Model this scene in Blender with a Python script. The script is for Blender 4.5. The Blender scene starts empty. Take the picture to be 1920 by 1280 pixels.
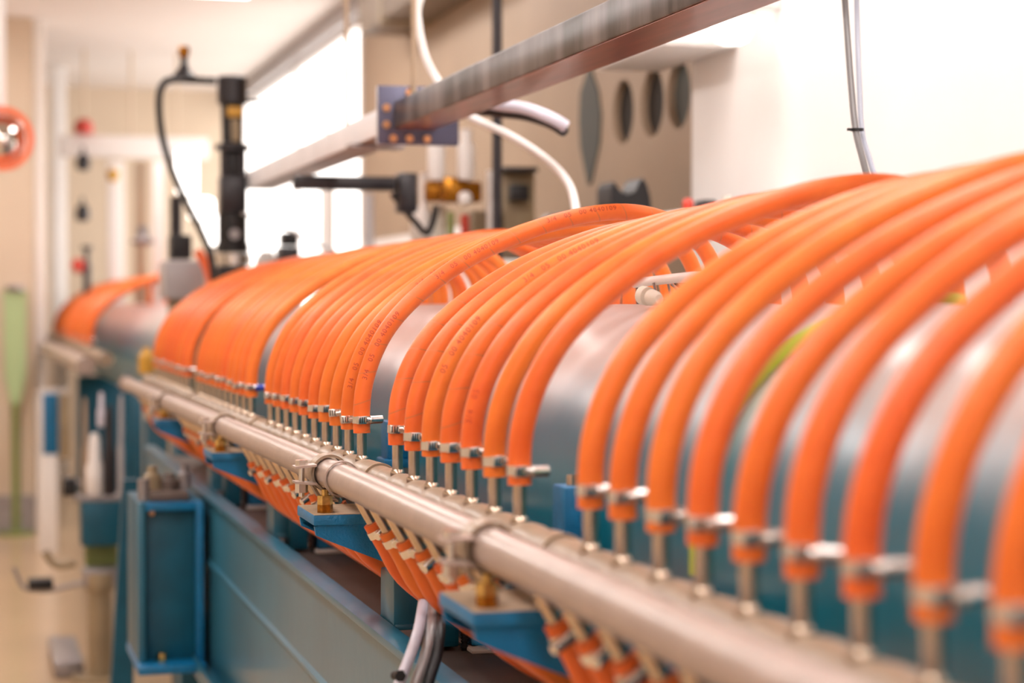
import bpy, bmesh, math, random
from mathutils import Vector, Matrix, Euler, Quaternion
random.seed(7)
PI = math.pi
S = bpy.context.scene
COL = S.collection

# ------------------------------------------------------------------ camera
H = 1.30                                   # camera height above the floor
F = 3733.33                                # 70 mm lens on 36 mm sensor, in pixels of a 1920 frame
YAW = math.radians(15.27854); PIT = math.radians(1.07417)
cd = bpy.data.cameras.new('camera'); cam = bpy.data.objects.new('camera', cd); COL.objects.link(cam)
cd.lens = 70; cd.sensor_width = 36; cd.clip_start = 0.05; cd.clip_end = 60
cam.location = (0, 0, H)
cam.rotation_euler = (PI/2 - PIT, 0, -YAW)
cd.dof.use_dof = True; cd.dof.focus_distance = 2.74; cd.dof.aperture_fstop = 3.3; cd.dof.aperture_blades = 0
S.camera = cam
cf = Vector((math.sin(YAW)*math.cos(PIT), math.cos(YAW)*math.cos(PIT), -math.sin(PIT)))
cr = Vector((math.cos(YAW), -math.sin(YAW), 0)); cu = cr.cross(cf)

def at(px, py, D=None, X=None, Y=None, Z=None):
    """survey helper: the point seen at a pixel of the photo, at a known depth / X / Y / height"""
    d = cf + cr*((px-960)/F) - cu*((py-640)/F)
    if D is not None: s = D
    elif X is not None: s = X/d.x
    elif Y is not None: s = Y/d.y
    else: s = Z/d.z
    p = d*s
    return Vector((p.x, p.y, p.z + H))

# ------------------------------------------------------------------ world, exposure
w = bpy.data.worlds.new('world'); S.world = w; w.use_nodes = True
w.node_tree.nodes['Background'].inputs[0].default_value = (1, .93, .86, 1)
w.node_tree.nodes['Background'].inputs[1].default_value = 0.4
S.view_settings.view_transform = 'Standard'; S.view_settings.look = 'None'
S.view_settings.gamma = 1; S.view_settings.use_curve_mapping = False
S.view_settings.exposure = 0.22
LAMP = 10.5            # emission of the ceiling diffusers
GLOW_PANEL = 2.6           # emission of the added glow panel
LAMP_COL = (1, .935, .90)

# ------------------------------------------------------------------ materials
def lin(c): return tuple(((v/255)/12.92 if v/255 <= .04045 else ((v/255+.055)/1.055)**2.4) for v in c)
def mat(name, rgb, rough=.5, metal=0, noise=0.0, nscale=30, bump=0.0, bscale=200, coat=0, ior=1.5, emit=None, estr=0, stretch=None, rvar=0):
    m = bpy.data.materials.new(name); m.use_nodes = True
    nt = m.node_tree; b = nt.nodes['Principled BSDF']; L = nt.links
    c = (*rgb, 1)
    b.inputs['Base Color'].default_value = c
    b.inputs['Roughness'].default_value = rough; b.inputs['Metallic'].default_value = metal
    b.inputs['IOR'].default_value = ior
    b.inputs['Coat Weight'].default_value = coat; b.inputs['Coat Roughness'].default_value = .12
    if emit: b.inputs['Emission Color'].default_value = (*emit, 1); b.inputs['Emission Strength'].default_value = estr
    if noise or bump or rvar:
        tc = nt.nodes.new('ShaderNodeTexCoord'); mp = nt.nodes.new('ShaderNodeMapping')
        L.new(tc.outputs['Object'], mp.inputs[0])
        if stretch: mp.inputs['Scale'].default_value = stretch
    if noise:
        n = nt.nodes.new('ShaderNodeTexNoise'); n.inputs['Scale'].default_value = nscale; n.inputs['Detail'].default_value = 4
        L.new(mp.outputs[0], n.inputs['Vector'])
        r = nt.nodes.new('ShaderNodeValToRGB'); r.color_ramp.elements[0].position = .3; r.color_ramp.elements[1].position = .7
        r.color_ramp.elements[0].color = (*[v*(1-noise) for v in rgb], 1); r.color_ramp.elements[1].color = (*[min(1, v*(1+noise*.6)) for v in rgb], 1)
        L.new(n.outputs['Fac'], r.inputs[0]); L.new(r.outputs[0], b.inputs['Base Color'])
        if rvar:
            mr = nt.nodes.new('ShaderNodeMapRange'); mr.inputs['To Min'].default_value = rough-rvar; mr.inputs['To Max'].default_value = rough+rvar
            L.new(n.outputs['Fac'], mr.inputs['Value']); L.new(mr.outputs[0], b.inputs['Roughness'])
    if bump:
        n2 = nt.nodes.new('ShaderNodeTexNoise'); n2.inputs['Scale'].default_value = bscale; n2.inputs['Detail'].default_value = 2
        L.new(tc.outputs['Object'], n2.inputs['Vector'])
        bp = nt.nodes.new('ShaderNodeBump'); bp.inputs['Strength'].default_value = bump; bp.inputs['Distance'].default_value = .002
        L.new(n2.outputs['Fac'], bp.inputs['Height']); L.new(bp.outputs[0], b.inputs['Normal'])
    return m

def rubber(name, seams):
    """orange rubber hose; UV u runs along the hose in metres, v around it"""
    m = bpy.data.materials.new(name); m.use_nodes = True; nt = m.node_tree; L = nt.links; b = nt.nodes['Principled BSDF']
    b.inputs['Roughness'].default_value = .42; b.inputs['IOR'].default_value = 1.5
    b.inputs['Sheen Weight'].default_value = .12; b.inputs['Sheen Tint'].default_value = (1, .62, .35, 1); b.inputs['Sheen Roughness'].default_value = .5
    tc = nt.nodes.new('ShaderNodeTexCoord')
    n = nt.nodes.new('ShaderNodeTexNoise'); n.inputs['Scale'].default_value = 18; n.inputs['Detail'].default_value = 5
    L.new(tc.outputs['Object'], n.inputs['Vector'])
    r = nt.nodes.new('ShaderNodeValToRGB')
    r.color_ramp.elements[0].position = .3; r.color_ramp.elements[1].position = .75
    r.color_ramp.elements[0].color = (.78, .125, .012, 1); r.color_ramp.elements[1].color = (.92, .21, .028, 1)
    L.new(n.outputs['Fac'], r.inputs[0])
    oi = nt.nodes.new('ShaderNodeObjectInfo'); hs = nt.nodes.new('ShaderNodeHueSaturation')
    mr = nt.nodes.new('ShaderNodeMapRange'); mr.inputs['To Min'].default_value = .494; mr.inputs['To Max'].default_value = .506
    L.new(oi.outputs['Random'], mr.inputs['Value']); L.new(mr.outputs[0], hs.inputs['Hue']); L.new(r.outputs[0], hs.inputs['Color'])
    colour = hs.outputs[0]
    fine = nt.nodes.new('ShaderNodeTexNoise'); fine.inputs['Scale'].default_value = 400
    L.new(tc.outputs['Object'], fine.inputs['Vector'])
    height = fine.outputs['Fac']
    if seams:
        sx = nt.nodes.new('ShaderNodeSeparateXYZ'); L.new(tc.outputs['UV'], sx.inputs[0])
        def mth(op, a, bb, v=None):
            x = nt.nodes.new('ShaderNodeMath'); x.operation = op
            for i, q in enumerate((a, bb)):
                if q is None: continue
                if isinstance(q, (int, float)): x.inputs[i].default_value = q
                else: L.new(q, x.inputs[i])
            return x.outputs[0]
        u = mth('MULTIPLY', sx.outputs['X'], 1/.043)
        uv = mth('ADD', u, mth('MULTIPLY', mth('SINE', mth('MULTIPLY', sx.outputs['Y'], 2*PI), None), .12))
        fr = mth('FRACT', uv, None)
        line = mth('LESS_THAN', fr, .05)
        height = mth('SUBTRACT', height, mth('MULTIPLY', line, 1.6))
        mx = nt.nodes.new('ShaderNodeMix'); mx.data_type = 'RGBA'
        L.new(mth('MULTIPLY', line, .55), mx.inputs['Factor']); L.new(colour, mx.inputs['A']); mx.inputs['B'].default_value = (.55, .16, .05, 1)
        colour = mx.outputs['Result']
    L.new(colour, b.inputs['Base Color'])
    bp = nt.nodes.new('ShaderNodeBump'); bp.inputs['Strength'].default_value = .35; bp.inputs['Distance'].default_value = .0006
    L.new(height, bp.inputs['Height']); L.new(bp.outputs[0], b.inputs['Normal'])
    return m

M = dict(
    rubber=rubber('orange_rubber', False), rubber_seam=rubber('orange_rubber_with_wrap_seams', True),
    blue=mat('blue_hammer_paint', (.0, .16, .37), .42, noise=.2, nscale=40, bump=.6, bscale=260),
    bluedark=mat('deep_blue_paint', (.0, .09, .155), .45, noise=.2, nscale=14, bump=.2),
    girder=mat('girder_paint', (.025, .15, .235), .36, noise=.2, nscale=3, coat=.2, ior=1.55, bump=.15, bscale=30),
    pipe=mat('grey_pipe_paint', (.37, .28, .24), .34, noise=.12, nscale=20, coat=.12, bump=.25, bscale=90),
    header=mat('tan_header_paint', (.33, .235, .16), .40, noise=.2, nscale=25, coat=.08, bump=.3, bscale=90),
    steel=mat('bright_steel', (.72, .70, .67), .22, 1.0),
    nozzle=mat('heat_tinted_steel', (.60, .50, .40), .24, 1.0, noise=.3, nscale=60, stretch=(1, 1, .4)),
    brass=mat('yellow_zinc', (.72, .50, .18), .25, 1.0, noise=.3, nscale=200),
    amber=mat('amber_brass', (.42, .17, .015), .22, .8, noise=.5, nscale=150),
    beam=mat('scuffed_dark_steel', (.08, .07, .075), .34, .5, noise=.8, nscale=8, stretch=(1, 1.7, .35), rvar=.06),
    primer=mat('rust_red_underside', (.30, .085, .05), .3, .2, noise=.3, nscale=14, stretch=(3, .3, 1), coat=.3),  # red of the strip under the dark beam
    underbrown=mat('brown_underside', (.30, .20, .15), .4, .1, noise=.2, nscale=10),
    beampale=mat('pale_grey_beam', (.86, .87, .92), .55, noise=.08, nscale=6),
    plate=mat('slate_plate', (.10, .10, .16), .35, .4),
    copper=mat('copper_bolt', (.75, .38, .2), .3, 1.0),
    black=mat('black_plastic', (.010, .009, .011), .5),
    blackm=mat('black_metal', (.022, .019, .024), .36, .1),
    grey=mat('grey_plastic', (.42, .40, .42), .35),
    greymetal=mat('grey_metal', (.33, .30, .30), .4, .4, noise=.2),
    lilac=mat('pale_lilac_cable', (.62, .60, .70), .35),
    white=mat('white_plastic', (.86, .82, .80), .4),
    bare=mat('tan_face', (.50, .37, .25), .5, noise=.25, nscale=40),  # tan of the bracket tops and collar rims
    duct=mat('brown_duct_paint', (.20, .145, .10), .5, noise=.1, nscale=3),
    cabledark=mat('dark_grey_cable', (.13, .12, .12), .35), cablepale=mat('bluish_grey_cable', (.36, .38, .46), .35), plateg=mat('dark_green_grey_plate', (.075, .08, .07), .7),
    cream=mat('cream_plastic', (.80, .76, .66), .45),
    whitew=mat('white_wall_paint', (.93, .90, .88), .55, noise=.05, nscale=2, bump=.08, bscale=60),
    wallcream=mat('cream_wall_paint', (.66, .53, .40), .6, noise=.06, nscale=2, bump=.08, bscale=60),
    walltan=mat('tan_wall_paint', (.40, .29, .20), .55, noise=.1, nscale=2),
    ceil=mat('ceiling_paint', (.72, .64, .59), .7, noise=.05, nscale=1),
    floor=mat('tan_epoxy_floor', (.58, .40, .24), .28, noise=.12, nscale=1.6, coat=.4),
    tray=mat('brown_tray_paint', (.13, .095, .08), .45, noise=.2, nscale=8),
    ochre=mat('ochre_plastic', (.62, .33, .04), .4),
    tan=mat('tan_paint', (.34, .26, .16), .5, noise=.15, nscale=10),
    green=mat('pale_green_paint', (.42, .55, .28), .5),
    greend=mat('olive_green_paint', (.22, .26, .08), .5),
    mirror=mat('mirror_glass', (.85, .82, .78), .05, 1.0),
    orangep=mat('orange_plastic', (.9, .16, .05), .4),
    red=mat('red_plastic', (.55, .05, .03), .4),
    bluecap=mat('royal_blue_plastic', (.02, .05, .4), .35),
    ink=mat('dark_red_ink', (.50, .06, .02), .6),
    yellowgreen=mat('yellow_green_sleeve', (.42, .55, .03), .4),
    dark=mat('dark_interior', (.014, .007, .002), .8),
    slot=mat('dark_slot', (.02, .018, .016), .5),
    lamp=mat('lamp_diffuser', (.9, .9, .9), .5, emit=LAMP_COL, estr=LAMP),
    added_glow_panel=mat('added_glow_panel_face', (.9, .9, .9), .5, emit=(1, .97, .94), estr=GLOW_PANEL),
    globe=mat('lamp_and_glare_glow', (.9, .9, .9), .5, emit=(1, .95, .9), estr=3.0),  # glow of the wall lamp, also put on the glaring fittings
)

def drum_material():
    """drum colour with the grey-to-teal shift of its reflections painted in by height"""
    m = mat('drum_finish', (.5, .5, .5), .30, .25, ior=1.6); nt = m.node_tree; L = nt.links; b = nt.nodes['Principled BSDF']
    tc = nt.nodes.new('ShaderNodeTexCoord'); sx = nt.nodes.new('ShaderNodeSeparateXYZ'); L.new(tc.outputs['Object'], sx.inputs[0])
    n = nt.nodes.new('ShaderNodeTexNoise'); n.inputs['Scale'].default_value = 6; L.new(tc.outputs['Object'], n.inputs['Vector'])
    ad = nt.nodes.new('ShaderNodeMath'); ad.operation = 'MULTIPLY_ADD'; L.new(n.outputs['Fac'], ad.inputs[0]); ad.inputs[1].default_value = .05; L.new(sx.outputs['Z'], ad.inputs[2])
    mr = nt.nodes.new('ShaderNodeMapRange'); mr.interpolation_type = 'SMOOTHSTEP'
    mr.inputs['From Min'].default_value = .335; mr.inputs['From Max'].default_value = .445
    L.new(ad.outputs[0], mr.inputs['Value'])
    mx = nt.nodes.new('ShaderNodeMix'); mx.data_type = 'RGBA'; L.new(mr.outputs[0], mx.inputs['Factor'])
    mx.inputs['A'].default_value = (.0, .15, .235, 1); mx.inputs['B'].default_value = (.66, .65, .65, 1)  # teal low, grey high: reflection shift put into the base colour
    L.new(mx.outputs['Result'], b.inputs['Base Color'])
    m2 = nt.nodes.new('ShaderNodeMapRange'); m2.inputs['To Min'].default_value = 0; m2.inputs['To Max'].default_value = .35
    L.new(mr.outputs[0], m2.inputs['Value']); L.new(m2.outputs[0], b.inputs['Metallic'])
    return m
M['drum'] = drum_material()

for nd in M['beam'].node_tree.nodes:
    if nd.type == 'VALTORGB': nd.color_ramp.elements[0].position = .36; nd.color_ramp.elements[1].position = .68; nd.color_ramp.elements[1].color = (.22, .20, .21, 1)

# ------------------------------------------------------------------ mesh builder
WL = {}
class MB:
    def __init__(s): s.v = []; s.f = []; s.uv = []; s.hasuv = False
    def add(s, vs, fs):
        o = len(s.v); s.v += [Vector(v) for v in vs]; s.f += [tuple(i+o for i in f) for f in fs]; s.uv += [None]*len(fs)
        return s
    def box(s, lo, hi, bev=0.0, R=None, c=None):
        bm = bmesh.new(); bmesh.ops.create_cube(bm, size=1)
        lo = Vector(lo); hi = Vector(hi); d = hi-lo; m = (hi+lo)/2
        for v in bm.verts: v.co = Vector((v.co.x*abs(d.x), v.co.y*abs(d.y), v.co.z*abs(d.z)))
        if bev: bmesh.ops.bevel(bm, geom=list(bm.edges), offset=bev, segments=2, affect='EDGES', profile=.5)
        for v in bm.verts:
            if R: v.co = R @ v.co
            v.co += m
        bm.verts.index_update()
        s.add([v.co.copy() for v in bm.verts], [[v.index for v in f.verts] for f in bm.faces]); bm.free()
        return s
    def cyl(s, a, b, r0, r1=None, n=16, cap=True):
        a = Vector(a); b = Vector(b); r1 = r0 if r1 is None else r1
        q = Vector((0, 0, 1)).rotation_difference((b-a).normalized())
        vs = []
        for p, r in ((a, r0), (b, r1)):
            for i in range(n): vs.append(p + q @ Vector((math.cos(2*PI*i/n)*r, math.sin(2*PI*i/n)*r, 0)))
        fs = [(i, (i+1) % n, n+(i+1) % n, n+i) for i in range(n)]
        if cap: fs += [tuple(range(n-1, -1, -1)), tuple(range(n, 2*n))]
        return s.add(vs, fs)
    def lathe(s, a, d, prof, n=24):
        """prof: list of (distance along d, radius)"""
        a = Vector(a); d = Vector(d).normalized(); q = Vector((0, 0, 1)).rotation_difference(d)
        vs = []
        for t, r in prof:
            for i in range(n): vs.append(a + d*t + q @ Vector((math.cos(2*PI*i/n)*r, math.sin(2*PI*i/n)*r, 0)))
        fs = []
        for k in range(len(prof)-1):
            for i in range(n): fs.append((k*n+i, k*n+(i+1) % n, (k+1)*n+(i+1) % n, (k+1)*n+i))
        fs.append(tuple(range(n-1, -1, -1))); fs.append(tuple(range((len(prof)-1)*n, len(prof)*n)))
        return s.add(vs, fs)
    def ring(s, c, d, ri, ro, wd, n=32):
        """hollow ring, axis d, width wd"""
        c = Vector(c); d = Vector(d).normalized(); q = Vector((0, 0, 1)).rotation_difference(d)
        vs = []
        for (r, t) in ((ri, -wd/2), (ro, -wd/2), (ro, wd/2), (ri, wd/2)):
            for i in range(n): vs.append(c + d*t + q @ Vector((math.cos(2*PI*i/n)*r, math.sin(2*PI*i/n)*r, 0)))
        fs = []
        for k in range(4):
            k2 = (k+1) % 4
            for i in range(n): fs.append((k*n+i, k2*n+i, k2*n+(i+1) % n, k*n+(i+1) % n))
        return s.add(vs, fs)
    def prism(s, poly, axis, lo, hi):
        """poly in the plane across axis ('y': (x,z); 'x': (y,z); 'z': (x,y)) extruded lo..hi"""
        def P(p, t): return {'y': (p[0], t, p[1]), 'x': (t, p[0], p[1]), 'z': (p[0], p[1], t)}[axis]
        n = len(poly); vs = [P(p, lo) for p in poly] + [P(p, hi) for p in poly]
        fs = [tuple(range(n)), tuple(range(2*n-1, n-1, -1))] + [(i, n+i, n+(i+1) % n, (i+1) % n) for i in range(n)]
        return s.add(vs, fs)
    def tube(s, pts, r, n=18, seg=6, uv=False):
        pts = spline(pts, seg); R = r if callable(r) else (lambda t: r)
        fr = frames(pts); base = len(s.v); u = 0; us = []
        for k, (p, N, B) in enumerate(fr):
            if k: u += (p-fr[k-1][0]).length
            us.append(u)
            rr = R(k/(len(fr)-1))
            for i in range(n):
                a = 2*PI*i/n; s.v.append(p + N*(math.cos(a)*rr) + B*(math.sin(a)*rr))
        for k in range(len(fr)-1):
            for i in range(n):
                j = (i+1) % n
                s.f.append((base+k*n+i, base+k*n+j, base+(k+1)*n+j, base+(k+1)*n+i))
                s.uv.append([(us[k], i/n), (us[k], (i+1)/n), (us[k+1], (i+1)/n), (us[k+1], i/n)])
        s.f.append(tuple(base+i for i in range(n-1, -1, -1))); s.uv.append(None)
        s.f.append(tuple(base+(len(fr)-1)*n+i for i in range(n))); s.uv.append(None)
        s.hasuv = s.hasuv or uv
        return s
    def build(s, name, m, parent=None, origin=None, angle=35):
        v = s.v
        lo = Vector((min(p.x for p in v), min(p.y for p in v), min(p.z for p in v)))
        hi = Vector((max(p.x for p in v), max(p.y for p in v), max(p.z for p in v)))
        o = Vector(((lo.x+hi.x)/2, (lo.y+hi.y)/2, lo.z)) if origin is None else Vector(origin)
        me = bpy.data.meshes.new(name); me.from_pydata([p-o for p in v], [], s.f)
        if s.hasuv:
            ul = me.uv_layers.new(name='UVMap')
            for fi, p in enumerate(me.polygons):
                if s.uv[fi]:
                    for k, li in enumerate(p.loop_indices): ul.data[li].uv = s.uv[fi][k]
        bm = bmesh.new(); bm.from_mesh(me); bmesh.ops.recalc_face_normals(bm, faces=bm.faces); bm.to_mesh(me); bm.free()
        me.shade_smooth(); me.set_sharp_from_angle(angle=math.radians(angle)); me.materials.append(M[m])
        ob = bpy.data.objects.new(name, me); COL.objects.link(ob)
        place(ob, o, parent)
        return ob

def place(ob, o, parent):
    WL[ob.name] = Vector(o)
    if parent: ob.parent = parent; ob.location = Vector(o) - WL[parent.name]
    else: ob.location = o

def spline(P, seg):
    P = [Vector(p) for p in P]
    if len(P) < 3 or seg <= 1: return P
    Q = [P[0]*2-P[1]] + P + [P[-1]*2-P[-2]]; out = []
    for i in range(1, len(Q)-2):
        a, b, c, d = Q[i-1:i+3]
        for k in range(seg):
            t = k/seg
            out.append(.5*((2*b) + (c-a)*t + (2*a-5*b+4*c-d)*t*t + (3*b-a-3*c+d)*t**3))
    out.append(P[-1]); return out

def frames(pts):
    T = [(pts[min(i+1, len(pts)-1)]-pts[max(i-1, 0)]).normalized() for i in range(len(pts))]
    N = T[0].orthogonal().normalized()
    ref = Vector((0, 1, 0))
    if abs(T[0].dot(ref)) < .9: N = (ref - T[0]*ref.dot(T[0])).normalized()
    out = []
    for i, p in enumerate(pts):
        if i: N = T[i-1].rotation_difference(T[i]) @ N
        N = (N - T[i]*N.dot(T[i])).normalized()
        out.append((p, N, T[i].cross(N)))
    return out

def empty(name, loc, label, cat, group=None):
    o = bpy.data.objects.new(name, None); COL.objects.link(o); o.empty_display_size = .05
    place(o, loc, None); return tag(o, label, cat, group)
def tag(o, label, cat, group=None, kind=None):
    o['label'] = label; o['category'] = cat
    if group: o['group'] = group
    if kind: o['kind'] = kind
    return o
def struct(o): o['kind'] = 'structure'; return o
def inst(src, name, o, parent, rot=None):
    c = bpy.data.objects.new(name, src.data if hasattr(src, 'data') else src); COL.objects.link(c)
    place(c, o, parent)
    if rot is not None: c.rotation_mode = 'QUATERNION'; c.rotation_quaternion = rot
    return c
def V(x, y, z): return Vector((x, y, z+H))     # z given relative to eye level

# ------------------------------------------------------------------ the room
Y0, Y1 = -2.2, 15.2
XL, XR, XN = -2.0, 2.02, 1.86
CE = 1.62
struct(MB().box(V(XL-.2, Y0-.2, -H-.1), V(2.4, Y1+.2, -H)).build('floor', 'floor'))
struct(MB().box(V(XL-.2, Y0-.2, CE), V(2.4, Y1+.2, CE+.1)).build('ceiling', 'ceil'))
struct(MB().box(V(XL-.1, Y0, -H), V(XL, Y1, CE)).build('wall_left', 'wallcream'))
struct(MB().box(V(XL, Y0-.1, -H), V(2.3, Y0, CE)).build('wall_front', 'whitew'))
struct(MB().box(V(XL, Y1, -H), V(2.3, Y1+.1, CE)).build('wall_back', 'wallcream'))
ye = at(1297, 300, X=XN).y
struct(MB().box(V(XN, Y0, -H), V(2.3, ye, CE)).build('wall_right', 'whitew'))
struct(MB().box(V(XR, ye, .33), V(2.3, 10.4, CE)).build('wall_right', 'walltan'))
struct(MB().box(V(XR, ye, -H), V(2.3, 10.4, .33)).build('wall_right', 'whitew'))
struct(MB().box(V(XR, 10.4, -H), V(2.3, Y1, -.35)).build('wall_right', 'whitew'))
# a thicker stretch of wall closing the aisle at the far left
struct(MB().box(V(-1.4, 11.6, -H), V(.36, 12.0, CE)).build('wall_partition', 'wallcream'))
struct(MB().box(V(-1.4, 11.56, -H), V(.36, 11.6, -H+.22)).build('baseboard_partition', 'greymetal'))
# added glowing panel in the right wall, stands in for overbright white wall
wn = MB().box(V(XR+.04, 10.4, -.35), V(XR+.06, Y1, 1.50)).build('added_glow_panel_1', 'added_glow_panel'); struct(wn)
fr = MB()
for yy in (10.42, 12.6, Y1-.04): fr.box(V(XR-.01, yy-.02, -.35), V(XR+.03, yy+.02, 1.5))
fr.box(V(XR-.01, 10.4, -.37), V(XR+.03, Y1, -.33)); fr.box(V(XR-.01, 10.4, 1.48), V(XR+.03, Y1, 1.52))
fr.build('added_glow_panel_frame', 'white', wn)
struct(MB().box(V(XR, 10.4, 1.5), V(2.3, Y1, CE)).build('trim_1', 'whitew'))
struct(MB().box(V(XR-.06, 9.6, 1.52), V(XR+.02, Y1, CE)).build('trim_2', 'grey'))
# service duct along the right wall
du = empty('service_duct', V(1.9, 7.5, 1.25), 'tan boxed duct running along the top of the right wall above the dark bar', 'duct')
MB().box(V(1.79, ye+.1, 1.27), V(XR, 9.3, CE), .01).build('duct_body', 'duct', du)
for k in range(4): MB().box(V(1.785, 5.6+k*1.05, 1.255), V(XR, 5.66+k*1.05, CE)).build('flange', 'tan', du)

# ------------------------------------------------------------------ ceiling lamps
k = 0
for (x, ys, side) in ((-.55, (-1.2, .6, 2.4, 4.2, 6.3, 8.4, 10.6), 'aisle'), (1.15, (.6, 2.3, 3.9, 7.6, 9.4), 'machine')):
    for i, y in enumerate(ys):
        nth = ['first', 'second', 'third', 'fourth', 'fifth', 'sixth', 'seventh', 'eighth'][i]
        e = empty('ceiling_light', V(x, y, CE-.08), 'long white ceiling lamp above the %s, %s of its row from the near end' % ('open aisle' if side == 'aisle' else 'hose machine', nth), 'lamp', 'ceiling lamps')
        MB().box(V(x-.25, y-.70, CE-.06), V(x+.25, y+.70, CE), .006).build('housing', 'white', e)
        MB().box(V(x-.22, y-.66, CE-.075), V(x+.22, y+.66, CE-.058), .004).build('diffuser', 'lamp', e)

# ------------------------------------------------------------------ machine constants
XH, ZH, RP = .539, -.2405, .0215               # rear header
def zfront(y):                                 # front manifold sags a little with distance
    pts = [(.3, -.2292), (1.35, -.2292), (2.7, -.2292), (3.6, -.234), (6.4, -.247)]
    for (a, za), (b, zb) in zip(pts, pts[1:]):
        if y <= b: return za+(zb-za)*(y-a)/(b-a)
    return pts[-1][1]
XF = .472
PITCH = .0985
YA = [2.783+PITCH*.985*i for i in range(10)]
YB = [2.539-.0993*i for i in range(7)]
YC = [at(p, 1000, X=.539).y for p in (1108, 1168, 1240, 1318, 1405, 1505, 1618, 1752, 1905)]
z0 = at(472, 800, X=XH).y; YZ = [z0+.0985*i for i in range(10)]
y0 = at(355, 740, X=XH).y; YY = [y0+.0985*i for i in range(10)]
GROUPS = [('near', YC, 'nearest nine-hose group', 'right'), ('mid', YB, 'middle seven-hose group', 'right'),
          ('a', YA, 'in-focus ten-hose group', 'right'),
          ('z', YZ, 'ten-hose group behind the focus', 'right'), ('y', YY, 'farthest ten-hose group', 'right')]
NTH12 = ['first', 'second', 'third', 'fourth', 'fifth', 'sixth', 'seventh', 'eighth', 'ninth', 'tenth', 'eleventh', 'twelfth']
NTH = ['first', 'second', 'third', 'fourth', 'fifth', 'sixth', 'seventh', 'eighth', 'ninth', 'tenth']

# ------------------------------------------------------------------ solenoid drums
def drum(y0, y1, label, dz=0.0, cx=.915, R=.238):
    cz = -R + dz
    e = empty('magnet_drum', V(cx, (y0+y1)/2, cz-R), label, 'drum')
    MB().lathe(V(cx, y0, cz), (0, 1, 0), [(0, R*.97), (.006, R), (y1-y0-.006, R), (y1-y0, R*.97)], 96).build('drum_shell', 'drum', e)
    for yy in (y0-.012, y1+.012):
        MB().ring(V(cx, yy, cz), (0, 1, 0), .06, R*.985, .02, 64).build('end_plate', 'greymetal', e)
    return e
d1 = drum(.35, 6.15, 'long glossy teal drum under the orange hoses of the near machine')
d2 = drum(7.5, 14.6, 'far teal drum of the second machine beyond the black column')

# lifting lugs on the drum side
def lug(px, X, zt, label, w=.055, hh=.10):
    y = at(px, 900, X=X).y
    e = empty('mounting_lug', V(X+.02, y, zt-hh), label, 'lug', 'blue lugs on the drum side')
    MB().box(V(X-.012, y-.02, zt-hh), V(X+.05, y+.03, zt), .003).build('lug_block', 'blue', e)
    MB().box(V(X-.018, y-.026, zt-hh-.014), V(X+.05, y+.036, zt-hh), .002).build('lug_foot', 'blue', e)
    MB().cyl(V(X+.006, y+.004, zt), V(X+.006, y+.004, zt+.012), .0085, n=6).build('bolt', 'nozzle', e)
lug(1068, .655, -.205, 'blue lug with a bolt on the drum side, between the nearest and the seven-hose groups', hh=.075)
lug(735, .655, -.187, 'blue lug on the drum side right of the in-focus bare drum strip', hh=.06)

# ------------------------------------------------------------------ manifolds
allY = YC+YB+YA+YZ+YY
def header(y0, y1, ns, label):
    e = empty('rear_manifold', V(XH, (y0+y1)/2, ZH-RP), label, 'pipe')
    prof = []; y = y0; st = .0123
    while y < y1:
        r = RP
        near = min(abs(y-n) for n in ns) if ns else 9
        if near < .06: r = .0185 + .0048*math.sin(min(1, near/.0492)*PI/2)**.8
        prof.append((y-y0, r)); y += st
    prof.append((y1-y0, RP))
    prof = [(0, RP*.9)]+prof+[(y1-y0+.004, RP*.85)]
    MB().lathe(V(XH, y0, ZH), (0, 1, 0), prof, 36).build('pipe', 'header', e)
    return e
H1 = header(.30, 6.25, allY, 'rear tan manifold pipe with upright nozzles feeding the arched hoses')
noz = MB().lathe((0, 0, 0), (0, 0, 1), [(-.012, .0076), (0, .0098), (.003, .0094), (.006, .0071), (.072, .0071)], 18)
nozme = None
for y in allY:
    if nozme is None:
        nb = MB(); nb.add(noz.v, noz.f)
        for i, v in enumerate(nb.v): nb.v[i] = v + V(XH, y, ZH+RP-.002)
        n0 = nb.build('nozzle', 'nozzle', H1, origin=V(XH, y, ZH+RP-.002)); nozme = n0.data
    else: inst(nozme, 'nozzle', V(XH, y, ZH+RP-.002), H1)

F1 = empty('front_manifold', V(XF, 3.3, zfront(3.3)-RP), 'front pale grey-pink manifold pipe running the length of the machine', 'pipe')
segs = [(.30, 1.35), (1.35, 2.5), (2.5, 4.0), (4.0, 6.28)]
mb = MB()
pp = [V(XF, y, zfront(y)) for y in (.30, .8, 1.35, 2.0, 2.5, 3.2, 4.0, 5.2, 6.28)]
mb.tube(pp, RP-.0015, n=40, seg=4); mb.build('pipe', 'pipe', F1)
for y in (.33, 6.25): MB().ring(V(XF, y, zfront(y)), (0, 1, 0), .01, .025, .02).build('end_cap', 'pipe', F1)
MB().ring(V(XF, 2.575, zfront(2.575)), (0, 1, 0), .022, .0237, .012, 40).build('weld_bead', 'pipe', F1)
DN = Vector((.50, 0, -.866)).normalized()
qd = Vector((0, 0, 1)).rotation_difference(DN)
for y in allY:
    inst(nozme, 'nozzle', V(XF, y-.012, zfront(y))+DN*(RP-.002), F1, qd)

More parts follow.
